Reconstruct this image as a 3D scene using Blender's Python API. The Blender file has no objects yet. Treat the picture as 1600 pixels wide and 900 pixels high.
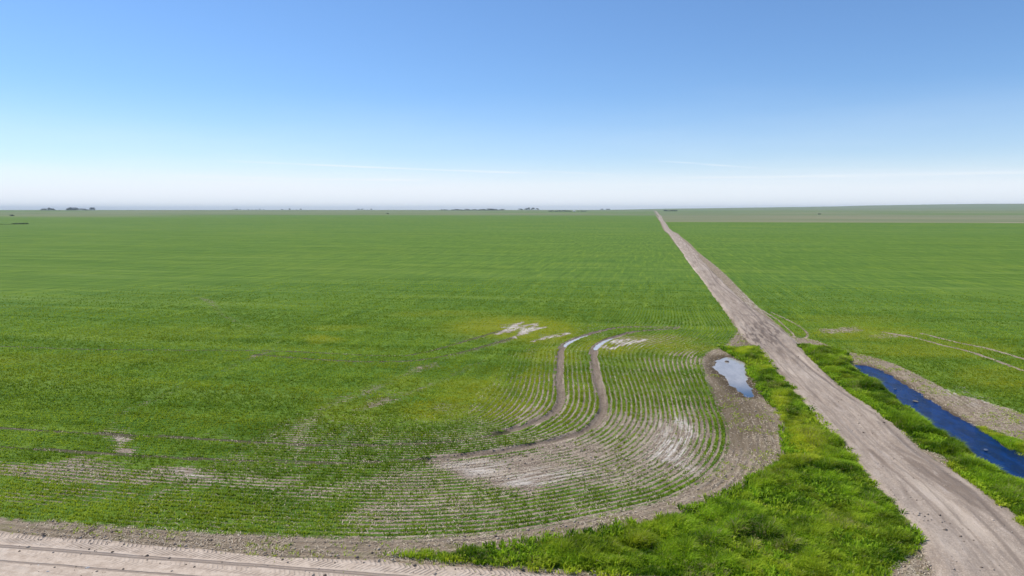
import bpy, math, random
import numpy as np
from mathutils import Vector

random.seed(7)
RNG = np.random.default_rng(11)
SC = bpy.context.scene
COL = SC.collection

# ------------------------------------------------------------------ camera
H = 13.0
F = 24 / 36 * 1600
YAW = math.radians(11.5)
PITCH = -math.atan((450 - 328) / F)
cam = bpy.data.cameras.new('camera')
cam.lens = 24; cam.sensor_width = 36; cam.clip_start = 0.5; cam.clip_end = 80000
camo = bpy.data.objects.new('camera', cam); COL.objects.link(camo)
camo.location = (0, 0, H)
camo.rotation_euler = (math.pi / 2 + PITCH, 0, YAW)
SC.camera = camo

# ------------------------------------------------------------------ light
SUN_EL = math.radians(54)
SUN_DIR = (-0.86, 0.30)                      # horizontal direction towards the sun
SUN_ROT = math.atan2(SUN_DIR[0], SUN_DIR[1])
sl = bpy.data.lights.new('sun', 'SUN'); sl.energy = 4.5; sl.angle = math.radians(0.53); sl.color = (1, 0.93, 0.82)
so = bpy.data.objects.new('sun', sl); COL.objects.link(so)
n = math.hypot(*SUN_DIR)
sv = Vector((SUN_DIR[0] / n * math.cos(SUN_EL), SUN_DIR[1] / n * math.cos(SUN_EL), math.sin(SUN_EL)))
so.rotation_euler = sv.to_track_quat('Z', 'Y').to_euler(); so.location = sv * 60
SC.view_settings.view_transform = 'Standard'; SC.view_settings.look = 'None'
SC.view_settings.exposure = 0.0; SC.view_settings.gamma = 1
SC.view_settings.use_curve_mapping = False


# ------------------------------------------------------------------ node helper
class NT:
    def __init__(s, tree):
        s.t = tree; s.n = tree.nodes; s.l = tree.links

    def node(s, typ, **kw):
        nd = s.n.new(typ)
        for k, v in kw.items(): setattr(nd, k, v)
        return nd

    def put(s, sock, v):
        if isinstance(v, bpy.types.NodeSocket): s.l.new(v, sock)
        elif v is not None:
            if isinstance(v, (tuple, list)) and len(v) == 3 and sock.type == 'RGBA': v = (*v, 1)
            sock.default_value = v

    def m(s, op, a, b=None, c=None, clamp=False):
        nd = s.node('ShaderNodeMath', operation=op, use_clamp=clamp)
        s.put(nd.inputs[0], a)
        if b is not None: s.put(nd.inputs[1], b)
        if c is not None: s.put(nd.inputs[2], c)
        return nd.outputs[0]

    def mix(s, f, a, b, mode='MIX'):
        nd = s.node('ShaderNodeMix', data_type='RGBA', blend_type=mode)
        s.put(nd.inputs[0], f); s.put(nd.inputs[6], a); s.put(nd.inputs[7], b)
        return nd.outputs[2]

    def step(s, v, a, b, lo=0., hi=1.):           # smooth ramp from a to b
        nd = s.node('ShaderNodeMapRange', interpolation_type='SMOOTHSTEP')
        s.put(nd.inputs[0], v); s.put(nd.inputs[1], a); s.put(nd.inputs[2], b); s.put(nd.inputs[3], lo); s.put(nd.inputs[4], hi)
        return nd.outputs[0]

    def attr(s, name):
        return s.node('ShaderNodeAttribute', attribute_name=name).outputs['Fac']

    def pos(s):
        return s.node('ShaderNodeTexCoord').outputs['Object']

    def noise(s, vec, scale, detail=3, rough=0.55, stretch=None, dist=0.):
        if stretch:
            mp = s.node('ShaderNodeMapping'); s.put(mp.inputs['Vector'], vec); mp.inputs['Scale'].default_value = stretch; vec = mp.outputs[0]
        nd = s.node('ShaderNodeTexNoise'); s.put(nd.inputs['Vector'], vec)
        nd.inputs['Scale'].default_value = scale; nd.inputs['Detail'].default_value = detail
        nd.inputs['Roughness'].default_value = rough; nd.inputs['Distortion'].default_value = dist
        return nd.outputs[0]


def new_mat(name):
    m = bpy.data.materials.new(name); m.use_nodes = True
    m.node_tree.nodes.clear()
    return m, NT(m.node_tree)


# ------------------------------------------------------------------ world
w = bpy.data.worlds.new('World'); SC.world = w; w.use_nodes = True
W = NT(w.node_tree); W.n.clear()
sky = W.node('ShaderNodeTexSky', sky_type='NISHITA')
sky.sun_disc = False; sky.sun_elevation = SUN_EL; sky.sun_rotation = SUN_ROT
sky.air_density = 1.0; sky.dust_density = 0.05; sky.ozone_density = 10.; sky.altitude = 200
gen = W.node('ShaderNodeTexCoord').outputs['Generated']
sep = W.node('ShaderNodeSeparateXYZ'); W.put(sep.inputs[0], gen)
dz = sep.outputs[2]
az = W.m('ARCTAN2', sep.outputs[0], sep.outputs[1])
cv = W.node('ShaderNodeCombineXYZ'); W.put(cv.inputs[0], az); W.put(cv.inputs[1], dz)
# low white veil of cloud along the horizon, with thin streaks above it
nz1 = W.noise(cv.outputs[0], 1.0, 5, 0.6, stretch=(3, 60, 1))
veil = W.step(W.m('ADD', dz, W.m('MULTIPLY', W.m('SUBTRACT', nz1, 0.5), 0.035)), 0.062, 0.018)
nz2 = W.noise(cv.outputs[0], 1.0, 6, 0.62, stretch=(5, 190, 1), dist=0.6)
nf = W.step(nz2, 0.34, 0.62, .25, 1.)
wis = None
for a0, a1, d0_, d1_, th_w, am in ((-.62, -.16, .0660, .0530, .0022, 1.), (-.19, -.05, .0575, .0500, .0018, .8), (-.03, .15, .0720, .0560, .0020, .9), (-.70, -.30, .0440, .0420, .0030, .5), (.0, .5, .046, .043, .0035, .5)):
    ln = W.m('ADD', d0_, W.m('MULTIPLY', W.m('SUBTRACT', az, a0), (d1_ - d0_) / (a1 - a0)))
    ln = W.m('ADD', ln, W.m('MULTIPLY', W.m('SUBTRACT', nz1, .5), .003))
    q = W.step(W.m('ABSOLUTE', W.m('SUBTRACT', dz, ln)), th_w, 0.)
    e_ = W.m('MULTIPLY', W.step(az, a0, a0 + .10), W.step(az, a1 + .02, a1 - .08))
    t_ = W.m('MULTIPLY', W.m('MULTIPLY', q, e_), am); wis = t_ if wis is None else W.m('MAXIMUM', wis, t_)
wis = W.m('MULTIPLY', wis, nf)
nz3 = W.noise(cv.outputs[0], 1.0, 4, 0.6, stretch=(1.5, 9, 1))
soft = W.m('MULTIPLY', W.step(nz3, 0.4, 0.8), W.step(dz, 0.22, 0.02, 0, 0.18))
base_ = W.m('ADD', W.step(dz, 0.17, 0.04, 0, 0.22), W.step(dz, .08, .03, 0, .30))
cloud = W.m('MINIMUM', W.m('ADD', W.m('ADD', W.m('MULTIPLY', veil, 0.34), W.m('MULTIPLY', wis, 0.36)), W.m('ADD', soft, base_)), 1)
skc = W.mix(cloud, sky.outputs[0], (6.7, 7.05, 7.6))
bg = W.node('ShaderNodeBackground'); W.put(bg.inputs[0], skc); bg.inputs[1].default_value = 0.142
wo = W.node('ShaderNodeOutputWorld'); W.l.new(bg.outputs[0], wo.inputs[0])


# ------------------------------------------------------------------ geometry helpers
def U(px, py, z=0.):
    """ground point seen at a pixel of the 1600x900 photograph, at height z"""
    dx = (px - 800) / F; dzz = -(py - 450) / F
    f = np.array([0, math.cos(PITCH), math.sin(PITCH)]); u = np.array([0, -math.sin(PITCH), math.cos(PITCH)])
    d = f + dx * np.array([1, 0, 0]) + dzz * u
    c, s = math.cos(YAW), math.sin(YAW)
    d = np.array([d[0] * c - d[1] * s, d[0] * s + d[1] * c, d[2]])
    t = (z - H) / d[2]
    return (d[0] * t, d[1] * t)


def smooth(P, k=4, closed=False):
    P = np.array(P, float)
    if closed: Q = np.vstack([P[-1], P, P[0], P[1]])
    else: Q = np.vstack([2 * P[0] - P[1], P, 2 * P[-1] - P[-2]])
    out = []
    for i in range(1, len(Q) - 2):
        p0, p1, p2, p3 = Q[i - 1], Q[i], Q[i + 1], Q[i + 2]
        for j in range(k):
            t = j / k
            out.append(0.5 * (2 * p1 + (p2 - p0) * t + (2 * p0 - 5 * p1 + 4 * p2 - p3) * t * t + (3 * p1 - p0 - 3 * p2 + p3) * t ** 3))
    if not closed: out.append(Q[-2])
    return np.array(out)


def curve(L, z=0., k=4, closed=False, pre=None, post=None):
    P = [U(x, y, z) for x, y in L]
    P = (pre or []) + P + (post or [])
    return smooth(P, k, closed)


def dist(x, y, L, closed=False):
    A = L if closed else L[:-1]
    B = np.roll(L, -1, 0) if closed else L[1:]
    best = np.full(x.shape, 1e9)
    for (ax, ay), (bx, by) in zip(A, B):
        vx, vy = bx - ax, by - ay
        l2 = vx * vx + vy * vy + 1e-12
        t = np.clip(((x - ax) * vx + (y - ay) * vy) / l2, 0, 1)
        dd = (x - ax - t * vx) ** 2 + (y - ay - t * vy) ** 2
        best = np.minimum(best, dd)
    return np.sqrt(best)


def inside(x, y, L):
    r = np.zeros(x.shape, bool)
    B = np.roll(L, -1, 0)
    for (ax, ay), (bx, by) in zip(L, B):
        if ay == by: continue
        c = ((ay > y) != (by > y)) & (x < (bx - ax) * (y - ay) / (by - ay) + ax)
        r ^= c
    return r


def sdist(x, y, L, reach=12.):
    """signed distance, positive inside; only worked out near the polygon"""
    out = np.full(x.shape, -reach)
    lo, hi = L.min(0) - reach, L.max(0) + reach
    k = (x > lo[0]) & (x < hi[0]) & (y > lo[1]) & (y < hi[1])
    if k.any():
        d = dist(x[k], y[k], L, True)
        out[k] = np.where(inside(x[k], y[k], L), d, -d)
    return out


def ss(v, a, b):
    t = np.clip((v - a) / (b - a), 0, 1)
    return t * t * (3 - 2 * t)


def _h(i, j, s):
    v = np.sin(i * 127.1 + j * 311.7 + s * 74.7) * 43758.5453
    return v - np.floor(v)


def vn(x, y, s=0):
    i = np.floor(x); j = np.floor(y); fx = x - i; fy = y - j
    fx = fx * fx * (3 - 2 * fx); fy = fy * fy * (3 - 2 * fy)
    a = _h(i, j, s) * (1 - fx) + _h(i + 1, j, s) * fx
    b = _h(i, j + 1, s) * (1 - fx) + _h(i + 1, j + 1, s) * fx
    return a * (1 - fy) + b * fy


def fbm(x, y, s=0, o=3):
    r = 0; a = 0.5; t = 0
    for k in range(o):
        r = r + a * vn(x, y, s + k * 3.1); t += a; a *= 0.5; x = x * 2.03 + 11.7; y = y * 2.03 - 5.3
    return r / t


def mesh_obj(name, V, faces_flat, sizes, mat, attrs=None, smooth_=False):
    me = bpy.data.meshes.new(name)
    V = np.asarray(V, np.float32); faces_flat = np.asarray(faces_flat, np.int32).ravel(); sizes = np.asarray(sizes, np.int32)
    me.vertices.add(len(V)); me.vertices.foreach_set('co', V.ravel())
    me.loops.add(len(faces_flat)); me.loops.foreach_set('vertex_index', faces_flat)
    me.polygons.add(len(sizes))
    st = np.concatenate([[0], np.cumsum(sizes)[:-1]]).astype(np.int32)
    me.polygons.foreach_set('loop_start', st)
    me.update(calc_edges=True)
    for k, a in (attrs or {}).items():
        at = me.attributes.new(k, 'FLOAT', 'POINT'); at.data.foreach_set('value', np.asarray(a, np.float32))
    if smooth_: me.polygons.foreach_set('use_smooth', np.ones(len(sizes), bool))
    if mat: me.materials.append(mat)
    o = bpy.data.objects.new(name, me); COL.objects.link(o)
    return o


def tag(o, label=None, cat=None, group=None, kind=None):
    if label: o['label'] = label
    if cat: o['category'] = cat
    if group: o['group'] = group
    if kind: o['kind'] = kind
    return o


# ------------------------------------------------------------------ plan of the place (traced points, unprojected)
ZW = -0.16        # level of the ditch water
K = H / 18.0
CROP_EDGE = curve([(0, 810), (67, 812), (160, 822), (250, 827), (333, 833), (400, 836), (500, 841), (600, 843), (700, 839), (783, 833),
                   (867, 820), (933, 807), (1000, 791), (1050, 777), (1100, 750), (1127, 723), (1138, 697), (1137, 667), (1124, 637),
                   (1111, 605), (1100, 579), (1097, 561), (1108, 550), (1125, 543), (1140, 534), (1151, 520), (1152, 512), (1144, 496),
                   (1117, 461), (1091, 427), (1064, 392), (1045, 368)], k=3, pre=[(-400, 22.6), (-60, 22.7)],
                  post=[(9.5, 224.), (9.3, 420.), (9.3, 2000.), (9.3, 9000.)])
TRK_A = curve([(1059, 511), (980, 511), (949, 515), (918, 523), (890, 534), (877, 546), (875, 570), (873, 597), (877, 615), (875, 632), (863, 647),
               (832, 661), (801, 671), (778, 678)], k=4)
TRK_B = curve([(1059, 513), (994, 518), (959, 527), (939, 536), (928, 549), (930, 573), (934, 597), (942, 621), (942, 642), (928, 663),
               (904, 677), (863, 689), (822, 697), (787, 704), (719, 713), (667, 718)], k=4)
THIN = [curve([(790, 674), (770, 680), (719, 689), (650, 693), (500, 696), (250, 682), (0, 669)], k=2, post=[(-60, 33)]),
        curve([(667, 718), (580, 722), (500, 724), (267, 715), (0, 698)], k=2, post=[(-60, 30)]),
        curve([(0, 541), (150, 546), (300, 547), (450, 549), (600, 556), (650, 553), (700, 541), (780, 517)], k=3, pre=[(-90, 52)]),
        curve([(400, 554), (500, 562), (575, 565), (650, 563), (719, 551), (763, 539), (800, 528)], k=3)]
FAINT = [curve([(468, 690), (472, 668), (520, 630), (590, 600), (640, 583), (700, 562)], k=3),
         curve([(500, 640), (590, 605), (700, 560), (800, 530)], k=3),
         curve([(560, 640), (620, 622), (700, 590), (760, 560)], k=3),
         curve([(240, 420), (278, 438), (285, 455), (325, 470), (345, 490), (375, 505), (430, 525), (425, 545), (390, 560), (340, 583),
                (285, 600), (240, 625), (185, 650), (185, 690), (200, 702)], k=3)]
RTRK = [curve([(1380, 519), (1430, 528), (1470, 539), (1520, 551), (1600, 580), (1660, 602)], k=2),
        curve([(1440, 521), (1495, 535), (1541, 544), (1600, 561), (1680, 584)], k=2)]
RLOOP = [curve([(1190, 484), (1215, 500), (1232, 515), (1240, 524), (1236, 532)], k=3),
         curve([(1205, 488), (1235, 502), (1255, 514), (1262, 524), (1254, 531)], k=3)]
VERGE_L = curve([(1124, 542), (1147, 556), (1166, 566), (1171, 582), (1178, 596), (1191, 614), (1204, 630), (1218, 648), (1224, 665), (1226, 690),
                 (1222, 712), (1200, 730), (1173, 750), (1150, 767), (1117, 782), (1067, 800), (1033, 813), (1000, 820), (950, 828), (900, 838),
                 (833, 850), (767, 860), (700, 865), (640, 866), (600, 869), (640, 873), (700, 877), (783, 884), (867, 891), (967, 899), (1060, 904),
                 (1200, 907), (1340, 907), (1380, 898), (1407, 879), (1431, 856), (1432, 830), (1415, 807), (1386, 773), (1341, 722), (1291, 668),
                 (1246, 617), (1210, 578), (1193, 556), (1180, 543), (1150, 545)], k=2, closed=True)
VERGE_R = curve([(1250, 540), (1264, 560), (1300, 592), (1338, 620), (1371, 640), (1388, 656), (1415, 679), (1442, 702), (1470, 712), (1486, 729),
                 (1511, 747), (1538, 768), (1573, 797), (1640, 850), (1700, 880), (1720, 820), (1655, 790), (1600, 753), (1566, 737), (1541, 723),
                 (1520, 712), (1502, 692), (1470, 677), (1445, 655), (1413, 631), (1385, 609), (1356, 586), (1332, 574), (1324, 560),
                 (1316, 549), (1280, 543)], k=2, closed=True)
VERGE_Y = curve([(1523, 662), (1545, 668), (1575, 680), (1600, 690), (1660, 715), (1700, 745), (1660, 738), (1600, 712), (1573, 697), (1545, 679)], k=2, closed=True)
DITCH = curve([(1333, 572), (1345, 571), (1360, 573), (1392, 587), (1420, 604), (1449, 624), (1484, 644), (1520, 665), (1545, 679), (1573, 697),
               (1600, 713), (1660, 745), (1720, 780), (1700, 800), (1640, 778), (1600, 757), (1566, 741), (1541, 727), (1520, 716), (1502, 695), (1470, 681),
               (1445, 659), (1413, 634), (1385, 612), (1356, 588)], z=ZW, k=2, closed=True)
POND = curve([(1129, 560), (1140, 559), (1150, 563), (1162, 568), (1164, 582), (1166, 595), (1172, 607), (1177, 618), (1169, 620), (1159, 616),
              (1147, 605), (1136, 593), (1127, 585), (1117, 574), (1119, 565)], z=-0.08, k=3, closed=True)
BARE_R = curve([(1300, 545), (1321, 549), (1350, 555), (1378, 562), (1413, 576), (1449, 594), (1484, 612), (1520, 622), (1556, 633), (1600, 648), (1700, 690), (1800, 760),
                (1700, 880), (1573, 805), (1440, 710), (1300, 600), (1240, 535), (1262, 529), (1290, 538)], k=2, closed=True)
RIGHT_EDGE_X = 14.6
ROAD_L = [(1045, 368), (1064, 392), (1091, 427), (1117, 461), (1144, 496), (1171, 531), (1200, 562), (1246, 615), (1292, 668), (1342, 722), (1387, 773), (1417, 807)]
ROAD_R = [(1048, 360), (1061, 376), (1085, 395), (1112, 424), (1133, 445), (1165, 475), (1192, 493), (1219, 515), (1237, 530), (1256, 550), (1289, 583), (1326, 614),
          (1380, 650), (1431, 700), (1480, 731), (1538, 768), (1577, 799), (1600, 819)]
BAREPATCH = [  # pixel x, y, radius px x, radius px y, strength
    (740, 730, 62, 16, 1.0), (830, 738, 80, 24, 1.0), (940, 742, 80, 22, .6), (1060, 735, 40, 22, .4), (800, 712, 40, 8, .6), (905, 700, 60, 18, .85), (930, 735, 60, 18, .6), (1040, 690, 60, 42, .85), (1000, 725, 70, 28, .65),
    (985, 665, 45, 22, .55), (1090, 680, 30, 40, .55), (640, 760, 60, 18, .45), (610, 795, 50, 20, .45), (700, 790, 60, 16, .4), (520, 760, 70, 14, .35), (590, 748, 40, 8, .4),
    (830, 660, 20, 8, .5), (845, 645, 20, 10, .35),
    (185, 682, 16, 12, .45), (195, 705, 16, 6, .5), (290, 738, 60, 7, .65), (60, 735, 130, 14, .55), (200, 748, 150, 14, .5), (400, 748, 60, 10, .4), (100, 775, 150, 12, .3), (330, 745, 22, 4, .6),
    (390, 560, 14, 6, .15), (470, 700, 14, 10, .4), (325, 470, 16, 3, .12), (230, 830, 20, 4, .2), (700, 635, 26, 8, .3), (600, 620, 30, 10, .3),
    (1075, 560, 20, 14, .35), (1040, 570, 30, 10, .25), (660, 575, 40, 8, .25), (720, 530, 50, 5, .2),
    (1310, 516, 40, 4, .55), (1380, 524, 40, 4, .4), (1250, 536, 14, 8, .8), (1560, 640, 30, 6, .5), (1300, 545, 30, 5, .3), (1010, 530, 60, 8, .3)]
SALTPATCH = [(800, 512, 22, 7, .8), (826, 515, 18, 7, .9), (858, 524, 14, 4, .7), (968, 535, 18, 6, .9), (990, 540, 22, 6, .4), (1045, 700, 34, 20, .75), (1068, 680, 12, 30, .7),
             (1025, 690, 20, 30, .4), (740, 728, 50, 10, .45), (850, 745, 50, 10, .5), (760, 508, 26, 5, .45), (740, 500, 20, 3, .3), (327, 743, 26, 3, .6), (290, 738, 30, 3, .5), (185, 685, 8, 6, .5),
             (1510, 615, 26, 12, .7), (905, 745, 40, 8, .4), (1170, 470, 20, 30, .3)]
SALTLINES = [smooth([U(*p) for p in L], 3) for L in ([(777, 522), (795, 514), (815, 503)], [(801, 528), (820, 518), (842, 506)], [(792, 520), (812, 511), (838, 505)], [(832, 534), (852, 527), (877, 522)],
             [(840, 531), (868, 526), (888, 521)], [(810, 524), (838, 514), (856, 511)], [(942, 543), (960, 535), (982, 530)], [(955, 545), (975, 538), (998, 533)], [(965, 540), (985, 535), (1006, 531)])]
YELPATCH = [(850, 520, 60, 14, .9), (800, 510, 90, 16, .95), (960, 540, 60, 12, .8), (740, 610, 60, 22, .6), (800, 640, 50, 16, .6), (690, 640, 50, 14, .55), (1010, 535, 70, 12, .75), (870, 555, 40, 14, .6), (840, 600, 30, 30, .45),
            (1060, 545, 50, 10, .6), (560, 640, 60, 20, .3), (640, 600, 50, 14, .3), (500, 530, 30, 6, .7), (520, 512, 40, 4, .4), (900, 620, 30, 40, .3), (1350, 520, 90, 10, .6), (1450, 545, 120, 12, .5), (1560, 590, 60, 16, .4),
            (1330, 500, 80, 8, .3), (100, 560, 200, 8, .25), (250, 520, 160, 10, .2), (1000, 600, 60, 60, .15), (700, 490, 80, 4, .4)]
DAMPPATCH = [(1145, 600, 44, 56, .95), (1172, 655, 36, 40, .8), (1190, 690, 30, 30, .5), (1190, 520, 32, 22, .85), (1165, 495, 20, 14, .5), (1120, 580, 20, 20, .6), (1345, 562, 20, 6, .3)]


def ell(x, y, specs):
    """sum of soft elliptical patches given in photo pixels, mapped to the ground"""
    out = np.zeros(x.shape)
    for px, py, rx, ry, s in specs:
        c = U(px, py); a = U(px + rx, py); b = U(px, py - ry); b2 = U(px, py + ry)
        ax = np.array([a[0] - c[0], a[1] - c[1]]); by = np.array([(b[0] - b2[0]) / 2, (b[1] - b2[1]) / 2])
        M = np.linalg.inv(np.array([ax, by]).T)
        dx = x - c[0]; dy = y - c[1]
        u = M[0, 0] * dx + M[0, 1] * dy; v = M[1, 0] * dx + M[1, 1] * dy
        r2 = u * u + v * v
        out = np.maximum(out, s * np.exp(-r2 * r2 * 0.55))
    return out


# corrections that pull the seed rows onto the two wheel tracks
_ca = []
for L_, d_ in ((TRK_A, 16.0 * K), (TRK_B, 12.2 * K)):
    for p in L_[8:-6:3]:
        _ca.append((p[0], p[1], d_ - dist(np.array([p[0]]), np.array([p[1]]), CROP_EDGE)[0]))
for p in CROP_EDGE[6:-30:3]: _ca.append((p[0], p[1], 0.))
_ca = np.array(_ca)


def crop_edge_d(x, y):
    """signed distance to the crop edge of the left field (positive in the crop)"""
    near = (y < 330) & (x > -140) & (x < 40)
    d = np.where(x < 9.3, np.minimum(y - 22.7, 9.3 - x), -5.)
    if near.any():
        xx, yy = x[near], y[near]
        dd = dist(xx, yy, CROP_EDGE)
        poly = np.vstack([CROP_EDGE, [[-400, 9000]]])
        d[near] = np.where(inside(xx, yy, poly), dd, -dd)
    return d


def phase(x, y, d=None):
    if d is None: d = crop_edge_d(x, y)
    num = np.zeros(x.shape); den = np.zeros(x.shape) + 1e-9
    k = (d > 0) & (d < 19) & (y < 95) & (x > -40)
    xx, yy = x[k], y[k]; nn = np.zeros(xx.shape); de = np.zeros(xx.shape)
    for cx, cy, c in _ca:
        wgt = 1 / ((xx - cx) ** 2 + (yy - cy) ** 2 + 3.) ** 1.5
        nn += wgt * c; de += wgt
    ph = np.array(y)
    ph[k] = d[k] + nn / np.maximum(de, 1e-9)
    ph = np.where((d <= 0) & (y < 95), d, ph)
    head = ((d + 2.5 * (fbm(x * .3, y * .3, 66) - .5) < 16.5) & (y < 93) & (x > -22)).astype(float)
    ph = np.where(head > 0, ph, y)
    return ph, head


def fields(x, y):
    r = {}
    x = np.asarray(x, float); y = np.asarray(y, float)
    N = x.shape
    rr = np.hypot(x, y)
    sl_ = crop_edge_d(x, y)
    near = (rr < 170)
    R = {}
    for nm, P, reach in (('vl', VERGE_L, 4.), ('vr', VERGE_R, 4.), ('vy', VERGE_Y, 3.), ('ditch', DITCH, 4.), ('pond', POND, 4.), ('bare', BARE_R, 8.)):
        R[nm] = sdist(x, y, P, reach)
    sr = np.minimum(x - RIGHT_EDGE_X - 0.25 * np.sin(y * .05), -R['bare'])
    sr = np.minimum(sr, y - 14)
    r['sb'] = np.where(x < 12.0, sl_, sr)
    ph, head = phase(x, y, sl_)
    ph = np.where(x < 12, ph, np.where(x - 14.6 < 9, x, y)); head = np.where(x < 12, head, 0)
    r['phi'] = ph; r['head'] = head
    def nd(Ls, cut=3.):
        d = np.full(N, cut)
        if near.any():
            dn = d[near]
            for L in Ls: dn = np.minimum(dn, dist(x[near], y[near], L))
            d[near] = dn
        return d
    r['trk'] = nd([TRK_A, TRK_B]); r['thin'] = nd(THIN + RTRK[:0]); r['faint'] = nd(FAINT); r['rtrk'] = nd(RTRK); r['rloop'] = nd(RLOOP)
    bare = np.zeros(N); salt = np.zeros(N); yel = np.zeros(N); damp = np.zeros(N)
    xn, yn = x[near], y[near]
    wx = xn + 1.6 * (fbm(xn * .35, yn * .35, 5) - .5) * 2; wy = yn + 1.6 * (fbm(xn * .35, yn * .35, 9) - .5) * 2
    bare[near] = ell(wx, wy, BAREPATCH); salt[near] = ell(wx, wy, SALTPATCH); yel[near] = ell(wx, wy, YELPATCH); damp[near] = ell(wx, wy, DAMPPATCH)
    sln = nd(SALTLINES)
    lin = np.exp(-((sln + .5 * (fbm(x * 1.7, y * .8, 93) - .3)) / .42) ** 2)
    lin = lin * ss(fbm(x * 2.2, y * 1.1, 97), .18, .50)
    salt = np.maximum(salt, lin * .92)
    r['bare'] = bare; r['salt'] = salt; r['yel'] = yel; r['damp'] = damp
    # crop cover
    big = fbm(x * .02, y * .06, 21, 3)
    cov = 0.86 + 0.12 * (big - .5) * 2
    hr = ss(r['sb'], 17.5, 9)                                      # the headland rows are thinner
    headc = np.where((x < 12) & (head > 0), 0.62 + .20 * ss(y, 40, 62) + .04 * ss(y, 62, 80), cov)
    headc = cov + (headc - cov) * ss(x + 6 * (fbm(x * .2, y * .2, 68) - .5), -17, -5)
    cov = np.minimum(cov, headc + 0.15 * (fbm(x * .3, y * .3, 33) - .4))
    low = ss(y, 34, 24) * (x < 12)
    cov = cov - .10 * ss(x, -16, -4) * low
    cov = cov * (1 - np.clip(bare, 0, 1)) * (1 - .45 * np.clip(salt, 0, 1)) * (1 - .8 * np.clip(lin, 0, 1))
    cov = cov - 0.24 * np.exp(-(r['faint'] / .7) ** 2) * (.4 + 1.2 * fbm(x * .4, y * .4, 91)) - 0.12 * np.exp(-(r['thin'] / .9) ** 2)
    cov = cov - 1.2 * ss(r['trk'] + .10 * (fbm(x * 2., y * 2., 88) - .5), .40, .24) - .75 * ss(r['thin'], .19, .08) - .75 * ss(r['rtrk'], .34, .12) - .6 * ss(r['rloop'], .26, .05)
    r['cov'] = np.clip(cov, 0, 1)
    r['rowv'] = np.clip(np.where(head > 0, .95 - .45 * ss(y, 40, 75) - .4 * ss(sl_, 12.5, 16.5), 0.38 * ss(y, 60, 26) * (x < 12) + .12), 0, 1)
    r['gr'] = np.maximum(np.maximum(R['vl'], R['vr']), R['vy'])
    r['vl'] = R['vl']; r['vr'] = R['vr']; r['vy'] = R['vy']; r['ditch'] = R['ditch']; r['pond'] = R['pond']
    # dry far fields
    dry = np.where((x > 12) & (y > 790), 1., 0.)
    dry = np.where((x > 12) & (y > 790) & (y < 815), 1. + .5 * ss(x, 100, 500) * (vn(x * .01, y * 0, 5) > .25), dry)
    dry = np.where((x > 12) & (y > 1750) & (y < 2400), 0.45 + .3 * (vn(x * .0012, y * .0, 4) > .5), dry)
    dl = ss(y, 900, 1300) * .8 * ss(x + 300 + 900 * vn(y * .002, x * 0, 8), 0, -500)
    dry = np.where(x <= 12, dl, dry)
    dry = np.where((x <= 12) & (y > 1500), .35 + .4 * (vn(x * .0007, y * .0016, 14) > .5), dry)
    dry = np.where(y > 2500, .3 + .6 * (vn(x * .0006 + 3, y * .0013, 41)), dry)
    r['dry'] = dry
    # height
    z = 0.05 * (fbm(x * .6, y * .6, 2) - .5) * (rr < 160) + .25 * (fbm(x * .03, y * .03, 3) - .5) * ss(y, 60, 110) * ss(y, 700, 300)
    z = z - 0.10 * ss(r['trk'], .38, .22) + .04 * np.exp(-((r['trk'] - .44) / .10) ** 2) - .02 * ss(r['thin'], .25, .1)
    pd = R['pond'] + .7 * (fbm(x * 1.3, y * 1.3, 81) - .5) * (R['pond'] > -2); z = np.where(pd > -3, z * ss(pd, 0, -3) - 0.08 * ss(pd, -1.2, 0) - .25 * ss(pd, 0, 1.0), z)
    dd = R['ditch'] + .8 * (fbm(x * 1.1, y * 1.1, 82) - .5) * (R['ditch'] > -2); z = np.where(dd > -3.5, z * ss(dd, -.5, -3.5) + ZW * ss(dd, -1.0, 0) - .35 * ss(dd, 0, .8), z)
    # far land: a long, slow rise to the skyline, low hills far to the right
    azm = np.arctan2(x, y)
    rise = (H - 1.0) * ss(rr, 1300, 4200) + 3 * (vn(x * .0015, y * .0015, 6) - .5) * ss(rr, 900, 2500)
    aa = ss(azm, -.03, .50)
    hill = (0.25 + aa * 0.75) * ss(azm, -.10, .06) * 62 * ss(rr, 3800, 8200) * (0.93 + .12 * vn(azm * 18, rr * .0004, 12) + .05 * vn(azm * 60, rr * .001, 15))
    dipr = -4.5 * np.exp(-((y - 560) / 150.) ** 2) * ss(rr, 300, 500)
    z = z + rise + hill + dipr * 0.5
    r['z'] = z
    return r


# ------------------------------------------------------------------ materials
def soil_color(N, P, tone=0.):
    """dry prairie soil: clods, crusts and bits of straw"""
    n1 = N.noise(P, 0.7, 4, .6); n2 = N.noise(P, 6., 4, .7); n3 = N.noise(P, 26., 3, .7)
    c = N.mix(N.step(n1, .35, .68), (.30, .232, .172), (.41, .328, .25))
    n4 = N.noise(P, 13., 2, .6); n5 = N.noise(P, 2.3, 4, .7, dist=.5)
    c = N.mix(N.step(n5, .50, .68, 0, .6), c, (.20, .15, .108)); c = N.mix(N.step(n5, .46, .32, 0, .5), c, (.47, .39, .31))
    c = N.mix(N.step(n2, .40, .72, 0, .75), c, (.185, .140, .105))
    c = N.mix(N.step(n4, .54, .68, 0, .7), c, (.58, .49, .39))
    c = N.mix(N.step(n4, .46, .34, 0, .65), c, (.16, .12, .09))
    c = N.mix(N.step(n3, .56, .70, 0, .75), c, (.62, .53, .41))
    c = N.mix(N.step(n3, .44, .32, 0, .7), c, (.11, .082, .06))
    return c, n2, n3


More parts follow.
